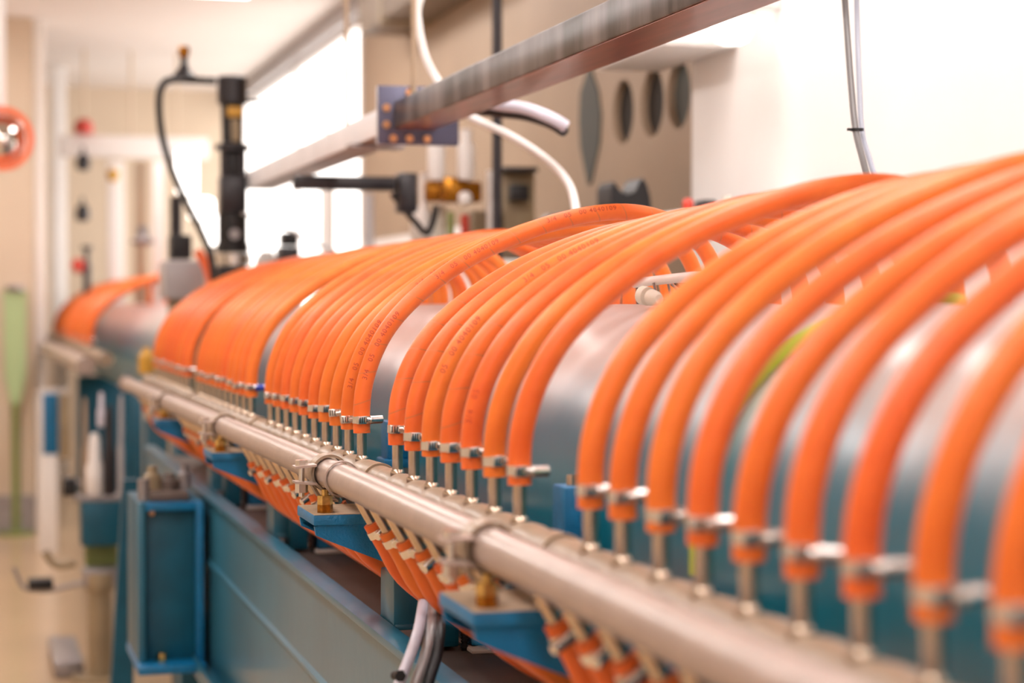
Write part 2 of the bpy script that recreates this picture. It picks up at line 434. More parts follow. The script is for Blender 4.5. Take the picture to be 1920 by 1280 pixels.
# pipe collars with ears and bolts
def collar(y, hasstrap, label, brY):
    zf = zfront(y)
    e = empty('pipe_clamp', V(XF-.02, y, zf-.05), label, 'clamp', 'pipe clamps on the blue brackets')
    MB().ring(V(XF, y, zf), (0, 1, 0), RP+.0006, RP+.0042, .034, 40).build('clamp_band', 'header', e)
    for s in (1, -1):
        MB().prism([(XF-.021, zf+s*.011+H), (XF-.021, zf+s*.014+H), (XF-.05, zf+s*.0115+H), (XF-.05, zf+s*.0085+H)], 'y', y-.034, y-.004).build('clamp_ear', 'pipe', e)
    b = MB().cyl(V(XF-.0395, y-.019, zf-.030), V(XF-.0395, y-.019, zf+.018), .004, n=12).build('bolt', 'steel', e)
    MB().cyl(V(XF-.0395, y-.019, zf+.012), V(XF-.0395, y-.019, zf+.0195), .0085, n=6).build('bolt_head', 'steel', b)
    MB().cyl(V(XF-.0395, y-.019, zf-.0245), V(XF-.0395, y-.019, zf-.0125), .0088, n=6).build('nut', 'steel', b)
    MB().prism([(XF-.036, zf-.012+H), (XF-.022, zf-.013+H), (XF-.012, zf-.03+H), (XF-.004, zf-.036+H), (XF+.012, zf-.037+H), (XF+.012, zf-.0395+H), (XF-.005, zf-.0385+H), (XF-.015, zf-.032+H), (XF-.024, zf-.016+H), (XF-.036, zf-.0145+H)], 'y', y-.012, y+.012).build('strap', 'header', e)
    zt = -.279
    q = MB().cyl(V(XF-.012, y-.045, zt), V(XF-.012, y-.045, zt+.011), .0105, n=6).build('foot_bolt', 'amber', e)
    MB().cyl(V(XF-.012, y-.045, zt+.011), V(XF-.012, y-.045, zt+.023), .0105, n=6).build('foot_nut', 'brass', q)
    MB().cyl(V(XF-.012, y-.045, zt+.023), V(XF-.012, y-.045, zt+.031), .005, n=10).build('stud', 'brass', q)
    r = empty('header_clamp', V(XH, y, ZH-.03), label.replace('front', 'rear').replace('steel collar with a side bolt', 'plain round collar'), 'clamp', 'collars on the rear manifold')
    MB().ring(V(XH, y-.005, ZH), (0, 1, 0), RP-.0040, RP+.0026, .042, 40).build('clamp_band', 'header', r)
    MB().ring(V(XH, y-.024, ZH), (0, 1, 0), RP-.0040, RP+.0034, .003, 40).build('clamp_rim', 'bare', r)

# ------------------------------------------------------------------ blue brackets, posts
brY = []
def bracket(px_corner, label, group='blue pipe brackets'):
    xt = .44
    y = at(px_corner, 900, X=xt).y; zt = -.279
    e = empty('pipe_bracket', V(.5, y+.068, zt-.1), label, 'bracket', group)
    MB().box(V(xt, y, zt-.0145), V(.64, y+.137, zt-.0006), .0018).build('bracket_plate', 'blue', e)
    MB().box(V(xt+.001, y+.001, zt-.0006), V(.64, y+.136, zt)).build('top_face', 'bare', e)['label'] = 'tan upper face'  # thin tan sheet over the bracket plate
    prof = [(xt+.002, zt-.0165), (xt+.004, zt-.028), (xt+.022, zt-.036), (.56, zt-.076), (.60, zt-.09), (.64, zt-.09), (.64, zt-.013), (xt+.012, zt-.013)]
    for yy, t in ((y+.004, .008), (y+.125, .008)):
        MB().prism([(a, b+H) for a, b in prof], 'y', yy, yy+t).build('side_rib', 'blue', e)
    MB().prism([(a, b+H) for a, b in [(xt+.006, zt-.024), (xt+.024, zt-.034), (.64, zt-.09), (.64, zt-.082), (xt+.024, zt-.028)]], 'y', y+.01, y+.13).build('rib_floor', 'blue', e)
    return y
B = {}
for pxc, nm in ((887, 'blue bracket nearest the camera, under the blurred near end of the front pipe'),
                (588, 'blue bracket in sharp focus under the bolted clamp of the front pipe'),
                (397, 'third blue bracket from the camera, left of the focused one'),
                (295, 'small fourth blue bracket from the camera, above the blue box')):
    B[pxc] = bracket(pxc, nm)
collar(B[887]+.072, True, 'blurred front steel collar with a side bolt above the nearest blue bracket', B[887])
collar(B[588]+.072, True, 'sharp front steel collar with a side bolt above the focused blue bracket', B[588])
collar(B[397]+.072, True, 'small front steel collar with a side bolt above the third blue bracket', B[397])
collar(B[295]+.072, True, 'tiny front steel collar with a side bolt above the fourth blue bracket', B[295])
for i, (pxp, yy, lab) in enumerate(((738, None, 'grey-blue upright post behind the lilac cable, under the focused bracket'), (513, None, 'grey-blue upright post left of the focused blue bracket'), (397, None, 'far grey-blue upright post under the third blue bracket'))):
    y = at(pxp, 1000, X=.562).y
    e = empty('support_post', V(.59, y+.04, -.448), lab, 'post', 'upright posts on the girder')
    MB().box(V(.562, y, -.446), V(.62, y+.09, -.372), .002).build('post_body', 'girder', e)
    MB().box(V(.563, y-.004, -.4478), V(.63, y+.1, -.4398), .002).build('foot_plate', 'girder', e)

# ------------------------------------------------------------------ girder
G = empty('side_girder', V(.545, 3.3, -.86), 'long grey-blue steel girder below the manifold pipes', 'girder')
GY0, GY1 = .2, 6.3
MB().box(V(.527, GY0, -.452), V(.561, GY1, -.440), .0015).build('top_flange', 'girder', G)
MB().box(V(.540, GY0, -.85), V(.548, GY1, -.4522), 0).build('web', 'girder', G)
MB().prism([(.540, -.592+H), (.534, -.598+H), (.534, -.604+H), (.540, -.612+H)], 'y', GY0, GY1).build('web_rib', 'girder', G)
MB().box(V(.500, GY0, -.858), V(.59, GY1, -.846), .0015).build('bottom_flange', 'girder', G)
MB().box(V(.500, GY0, -.8458), V(.508, GY1, -.815), .0015).build('bottom_lip', 'girder', G)
# stained drip on web
MB().prism([(2.302, -.545+H), (2.318, -.545+H), (2.316, -.60+H), (2.310, -.615+H), (2.305, -.60+H)], 'x', .5392, .5398).build('rust_drip', 'tray', G)
T = tag(MB().box(V(.5612, .2, -.475), V(1.28, 6.25, -.4725+.0), 0).build('base_tray', 'tray'), 'dark brown tray plate between the girder and the drum', 'tray')
G2 = empty('rear_girder', V(1.3, 3.3, -.86), 'hidden twin girder on the wall side of the drum', 'girder')
MB().box(V(1.284, GY0, -.85), V(1.29, 5.2, -.45)).build('web', 'girder', G2)
MB().box(V(1.283, GY0, -.449), V(1.33, 5.2, -.44)).build('top_flange', 'girder', G2)

# cradles under the drum: two blue blocks with a threaded jack rod
def cradle(px, py, label):
    p = at(px, py, Z=-.472); x, y = p.x, p.y
    e = empty('drum_cradle', V(x+.06, y+.02, -.472), label, 'cradle', 'blue cradles under the drum')
    MB().box(V(x, y, -.466), V(x+.034, y+.09, -.37), .002).build('block', 'bluedark', e)
    MB().box(V(x+.052, y, -.466), V(x+.16, y+.09, -.40), .002).build('block', 'blue', e)
    MB().box(V(x+.045, y-.03, -.472), V(x+.17, y+.1, -.467), .001).build('shim_plate', 'white', e)
    rod = [V(x+.043, y+.004, -.471+.002*i) for i in range(2)]
    m_ = MB(); m_.cyl(V(x+.043, y+.004, -.472), V(x+.043, y+.004, -.36), .0045, n=12)
    for i in range(26): m_.ring(V(x+.043, y+.004, -.468+i*.0042), (0, 0, 1), .004, .0056, .0016, 12)
    m_.build('threaded_rod', 'blackm', e)
cradle(815, 1222, 'blue cradle block pair with a threaded rod behind the nearest blue bracket')
cradle(545, 1036, 'blue cradle block pair with a black rod left of the focused bracket')
cradle(425, 953, 'small blue cradle block pair below the third blue bracket')

# ------------------------------------------------------------------ hoses
RH = .0122
PROF = [(0, -.183), (0, -.150), (.005, -.115), (.020, -.074), (.046, -.034), (.088, .006), (.150, .048), (.222, .082), (.300, .108), (.380, .120), (.445, .112), (.498, .084), (.527, .045), (.533, .0), (.520, -.035), (.500, -.058)]
def hose_path(y, jx=0, jz=0, lean=0, drift=0, x0=XH):
    out = []
    for i, (dx, z) in enumerate(PROF):
        t = i/(len(PROF)-1)
        k = math.sin(min(1, max(0, (i-1)/8))*PI/2) if i > 1 else 0
        out.append(V(x0+dx*(1+jx*k), y+drift*k+lean*math.sin(t*PI)*.5, z+jz*k))
    return out
# hose clamp meshes, axis along +Z, screw on the -Y side
def clamp_meshes():
    a = MB().ring((0, 0, 0), (0, 0, 1), RH-.0008, RH+.0012, .0100, 28)
    a.box((-.0125, -RH-.0026, -.0058), (.0005, -RH+.004, .0058), .0008)
    for i in range(3): a.box((-.0105+i*.0034, -RH-.0030, -.0040), (-.0092+i*.0034, -RH-.0024, .0040))
    s_ = MB()
    s_.cyl((-.001, -RH-.0040, 0), (.0045, -RH-.0040, 0), .0036, n=12)
    s_.cyl((.0045, -RH-.0042, 0), (.0062, -RH-.0042, 0), .0062, n=14)
    s_.cyl((.0066, -RH-.0042, 0), (.0235, -RH-.0034, 0), .0057, n=16)
    s_.cyl((.0235, -RH-.0034, 0), (.0243, -RH-.0034, 0), .0057, .0046, n=16)
    s_.box((.004, -RH-.000, -.0045), (.012, -RH+.005, .0045), .001)
    return a, s_
ca, cs = clamp_meshes()
CA = CS = None
def add_clamp(parent, o, q, mat_='steel'):
    global CA, CS
    if CA is None:
        for nm, mb_ in (('A', ca), ('S', cs)):
            me = bpy.data.meshes.new('hose_clamp' if nm == 'A' else 'clamp_screw'); me.from_pydata(mb_.v, [], mb_.f)
            bm = bmesh.new(); bm.from_mesh(me); bmesh.ops.recalc_face_normals(bm, faces=bm.faces); bm.to_mesh(me); bm.free()
            me.shade_smooth(); me.set_sharp_from_angle(angle=.6); me.materials.append(M['steel'])
            if nm == 'A':
                me.materials.append(M['slot'])
                for pl in list(me.polygons)[-18:]: pl.material_index = 1
            if nm == 'A': CA = me
            else: CS = me
    c = inst(CA, 'hose_clamp', o, parent, q)
    s_ = bpy.data.objects.new('clamp_screw', CS); COL.objects.link(s_); s_.parent = c; WL[s_.name] = Vector(o)
    return c

FONT = None
def print_on(parent, path, text, s0, size, ang, r, name='printed_text'):
    """wrap flat lettering around a hose, starting s0 metres along it"""
    cu_ = bpy.data.curves.new('t', 'FONT'); cu_.body = text; cu_.size = size; cu_.space_character = 1.15; cu_.resolution_u = 2
    to = bpy.data.objects.new('t', cu_); COL.objects.link(to)
    dg = bpy.context.evaluated_depsgraph_get(); me = bpy.data.meshes.new_from_object(to.evaluated_get(dg))
    bm = bmesh.new(); bm.from_mesh(me)
    bmesh.ops.subdivide_edges(bm, edges=[e for e in bm.edges if e.calc_length() > .004], cuts=2)
    pts = spline(path, 8); fr = frames(pts)
    L_ = [0]
    for i in range(1, len(pts)): L_.append(L_[-1]+(pts[i]-pts[i-1]).length)
    base = WL[parent.name]
    for v in bm.verts:
        s = s0+v.co.x; i = 0
        while i < len(L_)-2 and L_[i+1] < s: i += 1
        t = (s-L_[i])/(L_[i+1]-L_[i]); p = pts[i].lerp(pts[i+1], t)
        N = fr[i][1].lerp(fr[i+1][1], t).normalized(); Bn = fr[i][2].lerp(fr[i+1][2], t).normalized()
        a = ang - (v.co.y-size*.35)/r
        v.co = p + (N*math.cos(a)+Bn*math.sin(a))*(r+.00035) - base
    me2 = bpy.data.meshes.new(name); bm.to_mesh(me2); bm.free(); me2.materials.append(M['ink'])
    bpy.data.objects.remove(to); bpy.data.curves.remove(cu_)
    o = bpy.data.objects.new(name, me2); COL.objects.link(o); o.parent = parent; WL[o.name] = base
    return o

HO = {}
for gi, (key, ys, gname, side) in enumerate(GROUPS):
    for i, y in enumerate(ys):
        # ys of near/mid run towards the camera, the others away; count from the right (near) end
        n = len(ys)-1-i if key in ('near', 'mid') else i
        jx = random.uniform(-.008, .008); jz = random.uniform(-.004, .004); lean = random.uniform(-.012, .012); drift = random.uniform(-.006, .006)
        if key == 'mid': drift = .02*(i-3)/3*-1 + .0; jz = [-.012, -.010, -.006, -.004, .0, .002, .006][i]
        if key == 'a' and i < 2: jz = .016-.004*i; jx = .01
        if key == 'near': drift += .012*(3-i)/4
        path = hose_path(y, jx, jz, lean, drift)
        seam = (key == 'mid' and i in (0, 1, 3)) or (key == 'a' and i == 0)
        lab = 'orange hose arching over the drum, %s from right in the %s' % (NTH[n], gname)
        if key in ('z', 'y'): lab = 'distant orange hose over the drum, %s from right in the %s' % (NTH[n], gname)
        h = tag(MB().tube(path, RH, n=20, seg=5, uv=True).build('orange_hose', 'rubber_seam' if seam else 'rubber'), lab, 'hose', 'orange hoses arching over the drum')
        rz = random.uniform(-.25, .35) if key != 'mid' else [-.02, .3, .25, .35, .3, .4, .2][i]
        dz = random.uniform(-.003, .004) if key != 'mid' else [.004, .0, -.004, .001, .003, .0, -.002][i]
        q = Euler((random.uniform(-.06, .06), random.uniform(-.08, .08), rz)).to_quaternion()
        c = add_clamp(h, V(XH, y, -.1665+dz), q)
        if key == 'z' and i in (0, 1):
            sp = Vector(WL[c.name])
            cap = MB().cyl(V(XH+.006, y-RH-.003, -.1665+dz), V(XH+.022, y-RH-.003, -.1665+dz), .0068, n=14).build('blue_cap', 'bluecap', h)
            cap['label'] = 'royal blue cap on the clamp screw'
        HO[(key, i)] = (h, path)
        # lower return hose from the front manifold
for gi, (key, ys, gname, side) in enumerate(GROUPS):
    for i, y in enumerate(ys):
        n = len(ys)-1-i if key in ('near', 'mid') else i
        yl = y-.012; c0 = V(XF, yl, zfront(y))
        a = c0+DN*(RP+.040); b_ = c0+DN*(RP+.075)
        j = random.uniform(-.006, .006)
        path = [a, a+DN*.018, b_, V(0,0,0), V(.600+j, yl+.004, -.397), V(.655, yl+.01, -.428), V(.73, yl+.012, -.452)]
        path[3] = V(XF+.073+j*.3, yl, zfront(y)-.125)
        h = tag(MB().tube(path, RH, n=16, seg=4, uv=True).build('return_hose', 'rubber'),
                'orange hose under the front pipe, %s from right below the %s' % (NTH[n], gname), 'hose', 'orange return hoses under the front pipe')
        q = qd @ Euler((0, 0, random.uniform(-.5, .2)-.4)).to_quaternion()
        add_clamp(h, a+DN*.014, q)

for key, i, txt, s0, ang in (('a', 0, '3/4   05   00 4040109', .075, 1.55), ('a', 0, '3/4   05   00 4040109', .255, 1.35), ('a', 0, '3/4   05   00 4040109', .44, 1.2),
                             ('a', 1, '3/4   05   00 4040109', .06, 1.35), ('a', 1, '3/4   05   00 4040109', .24, 1.2), ('mid', 2, '05   00 4040109', .10, 1.05), ('mid', 2, '3/4   05   00 4040109', .25, .9),
                             ('mid', 4, '3/4   05', .05, .5)):
    h, p = HO[(key, i)]
    print_on(h, p, txt, s0, .0105, PI-.35-(1.55-ang)*.35, RH)

# ------------------------------------------------------------------ second machine beyond
F2 = empty('front_manifold', V(.45, 11, -.26), 'far pale manifold pipe of the second machine at the left', 'pipe')
MB().tube([V(.43, 7.7, -.235), V(.43, 10, -.24), V(.43, 14, -.245)], .035, n=24, seg=2).build('pipe', 'pipe', F2)
H2 = empty('rear_manifold', V(XH, 11, -.25), 'far tan manifold with nozzles on the second machine at the left', 'pipe')
MB().tube([V(XH, 8.2, -.226), V(XH, 10, -.226), V(XH, 14, -.226)], .03, n=24, seg=2).build('pipe', 'header', H2)
for gi, (ys, gname) in enumerate((([9.3+.1*i for i in range(10)], 'first'), ([10.55+.1*i for i in range(10)], 'second'), ([11.8+.11*i for i in range(12)], 'third'))):
    for i, y in enumerate(ys):
        inst(nozme, 'nozzle', V(XH, y, ZH+RP-.002), H2)
        path = hose_path(y, random.uniform(-.01, .01), random.uniform(-.004, .004)+.01, random.uniform(-.01, .01), 0)
        h = tag(MB().tube(path, RH*1.25, n=12, seg=3, uv=True).build('orange_hose', 'rubber'),
                'blurred orange hose on the second machine, %s from right in its %s group' % (NTH12[i], gname), 'hose', 'hoses of the %s group on the second machine' % gname)
        add_clamp(h, V(XH, y, -.1665), Quaternion())

# ------------------------------------------------------------------ overhead beam
bx0, bx1, bz0, bz1 = .912, 1.006, .389, .449
yp = at(738, 215, X=bx0).y; 
OB = empty('overhead_beam', V(.96, 2.4, bz0), 'dark scuffed steel box beam crossing above the hoses', 'beam')
MB().box(V(bx0, .4, bz0), V(bx1, yp, bz1), .004).build('beam_body', 'beam', OB)
MB().box(V(bx0+.003, .4, bz0-.0012), V(bx1-.003, yp, bz0-.0001)).build('underside_strip', 'primer', OB)['label'] = 'rust-red underside'  # thin strip colouring the dark beam's underside redder
e = MB().box(V(bx0-.035, yp, bz0-.035), V(bx1+.055, yp+.012, bz1+.035), .003).build('joint_plate', 'plate', OB)
for (u_, v_) in ((-.017, .045), (-.017, -.022+.03), (-.002, -.022), (.035, -.022), (.075, -.022), (.12, .045), (.035, .08)):
    MB().cyl(V(bx0+u_, yp-.008, bz0+v_), V(bx0+u_, yp, bz0+v_), .0088, n=12).build('bolt', 'copper', e)
OB2 = empty('overhead_beam', V(.96, 5.5, bz0), 'pale grey continuation of the overhead beam, left of the slate joint plate', 'beam')
ye2 = at(462, 340, X=bx0).y
MB().box(V(bx0, yp+.026, bz0), V(bx1, ye2, bz1), .003).build('beam_body', 'beampale', OB2)
MB().box(V(bx0+.003, yp+.026, bz0-.0012), V(bx1-.003, ye2, bz0-.0001)).build('underside_strip', 'underbrown', OB2)['label'] = 'brown underside'  # thin strip colouring the pale beam's underside brown
MB().box(V(bx0-.035, yp+.013, bz0-.035), V(bx1+.055, yp+.025, bz1+.035), .003).build('joint_plate', 'beampale', OB2)
for (px, nm) in ((776, 'tan hanger rod standing on the overhead beam near the joint plate'), (650, 'thin hanger rod left of the joint plate')):
    p = at(px, 170, X=.955)
    tag(MB().cyl(V(.955, p.y, bz1+.001), V(.955, p.y, CE), .0062, n=10).build('hanger_rod', 'walltan'), nm, 'rod')
p = at(668, 245, X=bx0); MB().box(V(bx0-.02, p.y-.03, bz0-.012), V(bx1+.02, p.y+.03, bz0-.001), .002).build('saddle_plate', 'greymetal', OB2)
# cross arm below the beam's far end
p0 = at(560, 350, D=6.0); p1 = at(772, 335, D=5.2)
CA_ = empty('cross_arm', p0, 'black horizontal arm with an end block below the pale beam', 'arm')
a = at(565, 345, D=5.6); b = at(760, 343, D=5.6)
MB().box((a.x-.03, a.y-.02, a.z-.018), (b.x, b.y+.02, a.z+.022), .004).build('arm_bar', 'blackm', CA_)
q_ = at(760, 362, D=5.5); MB().box((q_.x-.024, q_.y-.03, q_.z-.055), (q_.x+.03, q_.y+.03, q_.z+.055), .008).build('end_block', 'blackm', CA_)
MB().tube([at(735, 362, D=5.5), at(758, 392, D=5.5), at(782, 420, D=5.45), at(800, 437, D=5.4), at(812, 415, D=5.4), at(818, 385, D=5.4)], .009, n=10, seg=4).build('diagonal_cable', 'black', CA_)

# ------------------------------------------------------------------ cables above
tag(MB().tube([at(800, -40, D=4.5), at(789, -5, D=4.5), at(783, 22, D=4.5), at(787, 62, D=4.5), at(800, 112, D=4.5), at(822, 152, D=4.5), at(855, 195, D=4.45), at(892, 224, D=4.4), at(960, 256, D=4.3), at(1028, 302, D=4.2), at(1066, 345, D=4.1), at(1079, 392, D=4.0), at(1080, 440, D=3.9)], .0088, n=12, seg=5).build('white_cable', 'white'),
    'thick white cable looping behind the beam down to the hoses', 'cable')
tag(MB().tube([at(880, 185, D=4.3), at(930, 196, D=4.2), at(985, 203, D=4.1), at(1035, 222, D=4.05), at(1062, 238, D=4.05)], .0125, n=14, seg=4).build('grey_conduit', 'lilac'), 'short thick grey conduit end under the dark beam', 'conduit')
tag(MB().tube([at(885, 205, D=4.35), at(935, 210, D=4.25), at(985, 216, D=4.2), at(1030, 230, D=4.16), at(1058, 246, D=4.13)], .012, n=14, seg=4).build('black_conduit', 'black'), 'black conduit end lying just below the grey one', 'conduit')
CB = at(932, 300, X=1.42)
tag(MB().cyl((CB.x, CB.y, H-.5), (CB.x, CB.y, H+CE), .0145, n=12).build('black_conduit_pole', 'blackm'), 'tall black vertical pole behind the white cable', 'pole')
tag(MB().tube([at(1580, -60, D=3.2), at(1587, 40, D=3.2), at(1595, 150, D=3.15), at(1604, 243, D=3.1), at(1618, 300, D=3.05), at(1630, 350, D=3.0), at(1640, 420, D=2.95)], .0052, n=10, seg=4).build('grey_cable', 'cabledark'), 'left one of the two tied thin cables hanging before the white wall', 'cable')
tag(MB().tube([at(1606, -60, D=3.22), at(1607, 40, D=3.22), at(1611, 150, D=3.17), at(1616, 243, D=3.12), at(1631, 300, D=3.07), at(1645, 350, D=3.02), at(1655, 420, D=2.95)], .0045, n=10, seg=4).build('grey_cable', 'cablepale'), 'right paler one of the two tied cables before the white wall', 'cable')
p = at(1607, 243, D=3.1)
tag(MB().ring(p, (0, 0, 1), .0085, .0105, .004, 16).box((p.x-.016, p.y-.003, p.z-.002), (p.x-.009, p.y+.003, p.z+.002)).build('cable_tie', 'black'), 'black tie around the two hanging cables', 'cable tie')

# small things on top of the drum
tag(MB().tube([at(1190, 531, D=2.68), at(1235, 525, D=2.6), at(1300, 518, D=2.5), at(1395, 509, D=2.36), at(1480, 500, D=2.25)], .0062, n=14, seg=4).build('white_conduit', 'white'), 'slim white conduit lying above the drum between two hose groups', 'conduit')
cn = empty('white_connector', at(1215, 568, D=2.62), 'two-piece white cable connector lying on the drum top', 'connector')
MB().lathe(at(1204, 553, D=2.62), at(1245, 562, D=2.58)-at(1204, 553, D=2.62), [(0, .0105), (.001, .0125), (.013, .0125), (.0138, .0105)], 20).build('plug_body', 'cream', cn)
MB().lathe(at(1220, 557, D=2.6), at(1245, 562, D=2.57)-at(1220, 557, D=2.6), [(0.001, .0095), (.002, .011), (.014, .0095), (.022, .006)], 20).build('plug_nose', 'cream', cn)
for k, (pts, mt) in enumerate((([(1240, 562), (1262, 560), (1290, 572), (1310, 580)], 'blackm'), ([(1225, 530), (1229, 545), (1231, 560)], 'greymetal'), ([(1253, 532), (1256, 548), (1257, 565)], 'greymetal'), ([(1258, 532), (1275, 545), (1300, 558), (1330, 570)], 'greymetal'), ([(1265, 530), (1285, 545), (1310, 556), (1335, 563)], 'black'))):
    names = ['thin black wire leaving the white connector', 'leftmost short grey wire hanging under the white conduit', 'straight short grey wire in the middle under the white conduit', 'slanting grey wire under the white conduit', 'slanting black wire under the white conduit']
    tag(MB().tube([at(a, b, D=2.6) for a, b in pts], .0018, n=8, seg=3).build('thin_wire', mt), names[k], 'wire')
# yellow-green earth sleeve on the drum
ev = []
for k in range(9):
    an = math.radians(185-k*13); ev.append(V(.915+.245*math.cos(an), 1.79+.0*k, -.238+.245*math.sin(an)))
tag(MB().tube(ev, .006, n=10, seg=4).build('earth_sleeve', 'yellowgreen'), 'yellow-green cable hugging the drum between the near hoses', 'cable')

# cables hanging in front of the girder
for nm, mt, lab, dx, D0, r in (('lilac_cable', 'lilac', 'pale lilac cable hanging down in front of the girder', 0, 2.33, .0066), ('grey_cable', 'greymetal', 'grey cable right beside the pale lilac one over the girder', 29, 2.345, .0068), ('black_cable', 'black', 'black cable behind the grey one over the girder', 50, 2.345, .0064)):
    tag(MB().tube([at(806+dx*.3, 1050, D=D0+.42), at(799+dx*.5, 1090, D=D0+.28), at(793+dx*.6, 1130, D=D0+.16), at(785+dx*.8, 1180, D=D0), at(768+dx, 1232, D=D0-.03), at(747+dx*1.1, 1285, D=D0-.05), at(728+dx*1.1, 1345, D=D0-.05)], r, n=14, seg=4).build(nm, mt), lab, 'cable')
p = at(739, 1266, D=2.26); tag(MB().cyl(p, p+Vector((.004, -.012, .002)), .005, n=10).cyl(p+Vector((.004, -.012, .002)), p+Vector((.004, -.016, .002)), .007, n=6).build('tie_bolt', 'black'), 'small black screw head at the left edge of the lilac cable', 'screw')

# ------------------------------------------------------------------ outrigger box at the girder's far part
yb = at(385, 1000, X=.527).y
OX = empty('outrigger_box', V(.45, yb+.15, -.86), 'tall blue recessed box fixed to the girder at the left', 'box')
xl, xr = .372, .524; zt, zb = -.456, -.824
MB().box(V(xl, yb+.03, zb), V(xr, yb+.3, zt), .002).build('back_panel', 'bluedark', OX)
MB().box(V(xl, yb, zb), V(xl+.018, yb+.03, zt), .003).build('side_rail', 'girder', OX)
MB().box(V(xr-.018, yb, zb), V(xr, yb+.03, zt), .003).build('side_rail', 'blue', OX)
MB().box(V(xl+.018, yb, zt-.02), V(xr-.018, yb+.03, zt), .003).build('top_rail', 'blue', OX)
MB().box(V(xl-.003, yb-.05, zb-.02), V(xr+.0, yb+.3, zb), .003).build('foot_plate', 'blue', OX)
MB().cyl(V(xl+.055, yb+.012, zb), V(xl+.055, yb+.012, zb+.02), .012, n=6).build('bolt', 'brass', OX)
MB().cyl(V(xl+.035, yb+.018, zt-.026), V(xl+.035, yb+.03, zt-.026), .006, n=10).build('knob', 'copper', OX)
MB().box(V(xl+.03, yb+.02, zt), V(xl+.12, yb+.2, zt+.02), .003).build('top_lug', 'tray', OX)
for dx_, r_, h_, mt in ((.045, .022, .055, 'tan'), (.085, .026, .035, 'tray'), (.12, .016, .06, 'greymetal')):
    MB().lathe(V(xl+dx_, yb+.12, zt+.02), (0, 0, 1), [(0, r_), (h_*.6, r_), (h_*.7, r_*.6), (h_, r_*.5)], 16).build('hydraulic_fitting', mt, OX)
MB().cyl(V(xl+.02, yb+.06, zt), V(xl+.02, yb+.06, zt+.05), .014, n=12).build('jack_screw', 'greymetal', OX)
# splayed leg
a = at(240, 900, D=5.6); b = at(212, 1330, D=5.6)
ld = (b-a).normalized(); L_ = (b.z-0)/-ld.z
b2 = b + ld*((b.z-.0)/-ld.z)
tag(MB().prism([(a.x-.012, a.z), (a.x+.03, a.z), (b2.x+.06, 0.0), (b2.x-.01, 0.0)], 'y', a.y, a.y+.05).build('splayed_leg', 'bluedark'), 'dark blue splayed leg standing left of the tall blue box', 'leg')
# machine legs holding the near girder
for yy, lab in ((1.0, 'blue leg under the near end of the girder'), (5.0, 'blue leg under the far end of the girder')):
    tag(MB().box(V(.51, yy, -H), V(.58, yy+.1, -.859), .003).box(V(.47, yy-.05, -H), V(.62, yy+.15, -H+.012), .002).build('girder_leg', 'bluedark'), lab, 'leg')
    tag(MB().box(V(1.27, yy, -H), V(1.33, yy+.1, -.851), .003).build('girder_leg', 'bluedark'), lab.replace('girder', 'wall-side girder'), 'leg')
for yy, lab in ((8.2, 'near'), (13.5, 'far')):
    tag(MB().box(V(.7, yy, -H), V(1.13, yy+.12, -.475), .003).build('drum_stand', 'bluedark'), 'dark blue stand under the %s part of the far drum' % lab, 'stand')

# ------------------------------------------------------------------ black column between the machines
cx, cy = .862, 6.73
def zz(py, D=6.72): return -(py-570)*D/F
BC = empty('valve_column', V(cx, cy, zz(545)), 'tall black valve column with yellow label between the two machines', 'valve')
MB().lathe(V(cx, cy, zz(196)), (0, 0, 1), [(0, .047), (.004, .05), (zz(147)-zz(196), .05), (zz(145)-zz(196), .046)], 32).build('motor_head', 'blackm', BC)
MB().lathe(V(cx, cy, zz(270)), (0, 0, 1), [(0, .036), (zz(200)-zz(270), .038), (zz(196)-zz(270), .045)], 28).build('neck', 'black', BC)
MB().box(V(cx-.022, cy-.055, zz(222)), V(cx+.028, cy-.035, zz(203)), .004).build('yellow_label', 'ochre', BC)
MB().box(V(cx-.008, cy-.055, zz(268)), V(cx+.018, cy-.033, zz(226)), .004).build('brass_strip', 'tan', BC)
MB().lathe(V(cx, cy, zz(282)), (0, 0, 1), [(0, .06), (.018, .06), (.022, .04)], 28).build('upper_flange', 'blackm', BC)
for sx in (-1, 1):
    MB().cyl(V(cx+sx*.03, cy-.02, zz(340)), V(cx+sx*.03, cy-.02, zz(280)), .014, n=14).build('guide_rod', 'blackm', BC)
MB().box(V(cx-.02, cy-.015, zz(340)), V(cx+.02, cy+.03, zz(280)), .004).build('spine', 'black', BC)
MB().box(V(cx-.045, cy-.04, zz(400)), V(cx+.045, cy+.04, zz(330)), .008).build('gearbox', 'blackm', BC)
MB().lathe(V(cx, cy, zz(474)), (0, 0, 1), [(0, .055), (.03, .055), (.035, .05), (zz(400)-zz(474), .05)], 28).build('lower_body', 'black', BC)
MB().cyl(V(cx, cy-.056, zz(440)), V(cx, cy-.048, zz(440)), .018, n=20).build('grey_dial', 'grey', BC)
MB().lathe(V(cx, cy, zz(497)), (0, 0, 1), [(0, .062), (zz(476)-zz(497), .062)], 28).build('steel_flange', 'steel', BC)
MB().box(V(cx-.055, cy-.05, zz(560)), V(cx+.05, cy+.05, zz(498)), .01).build('base_block', 'black', BC)
MB().lathe(V(cx, cy, -.47), (0, 0, 1), [(0, .08), (.05, .08), (.06, .05), (zz(560)+.47, .05)], 24).build('pedestal', 'greymetal', BC)
MB().box(V(cx-.2, cy-.1, -H), V(cx+.2, cy+.1, -.47), .01).build('plinth', 'bluedark', BC)
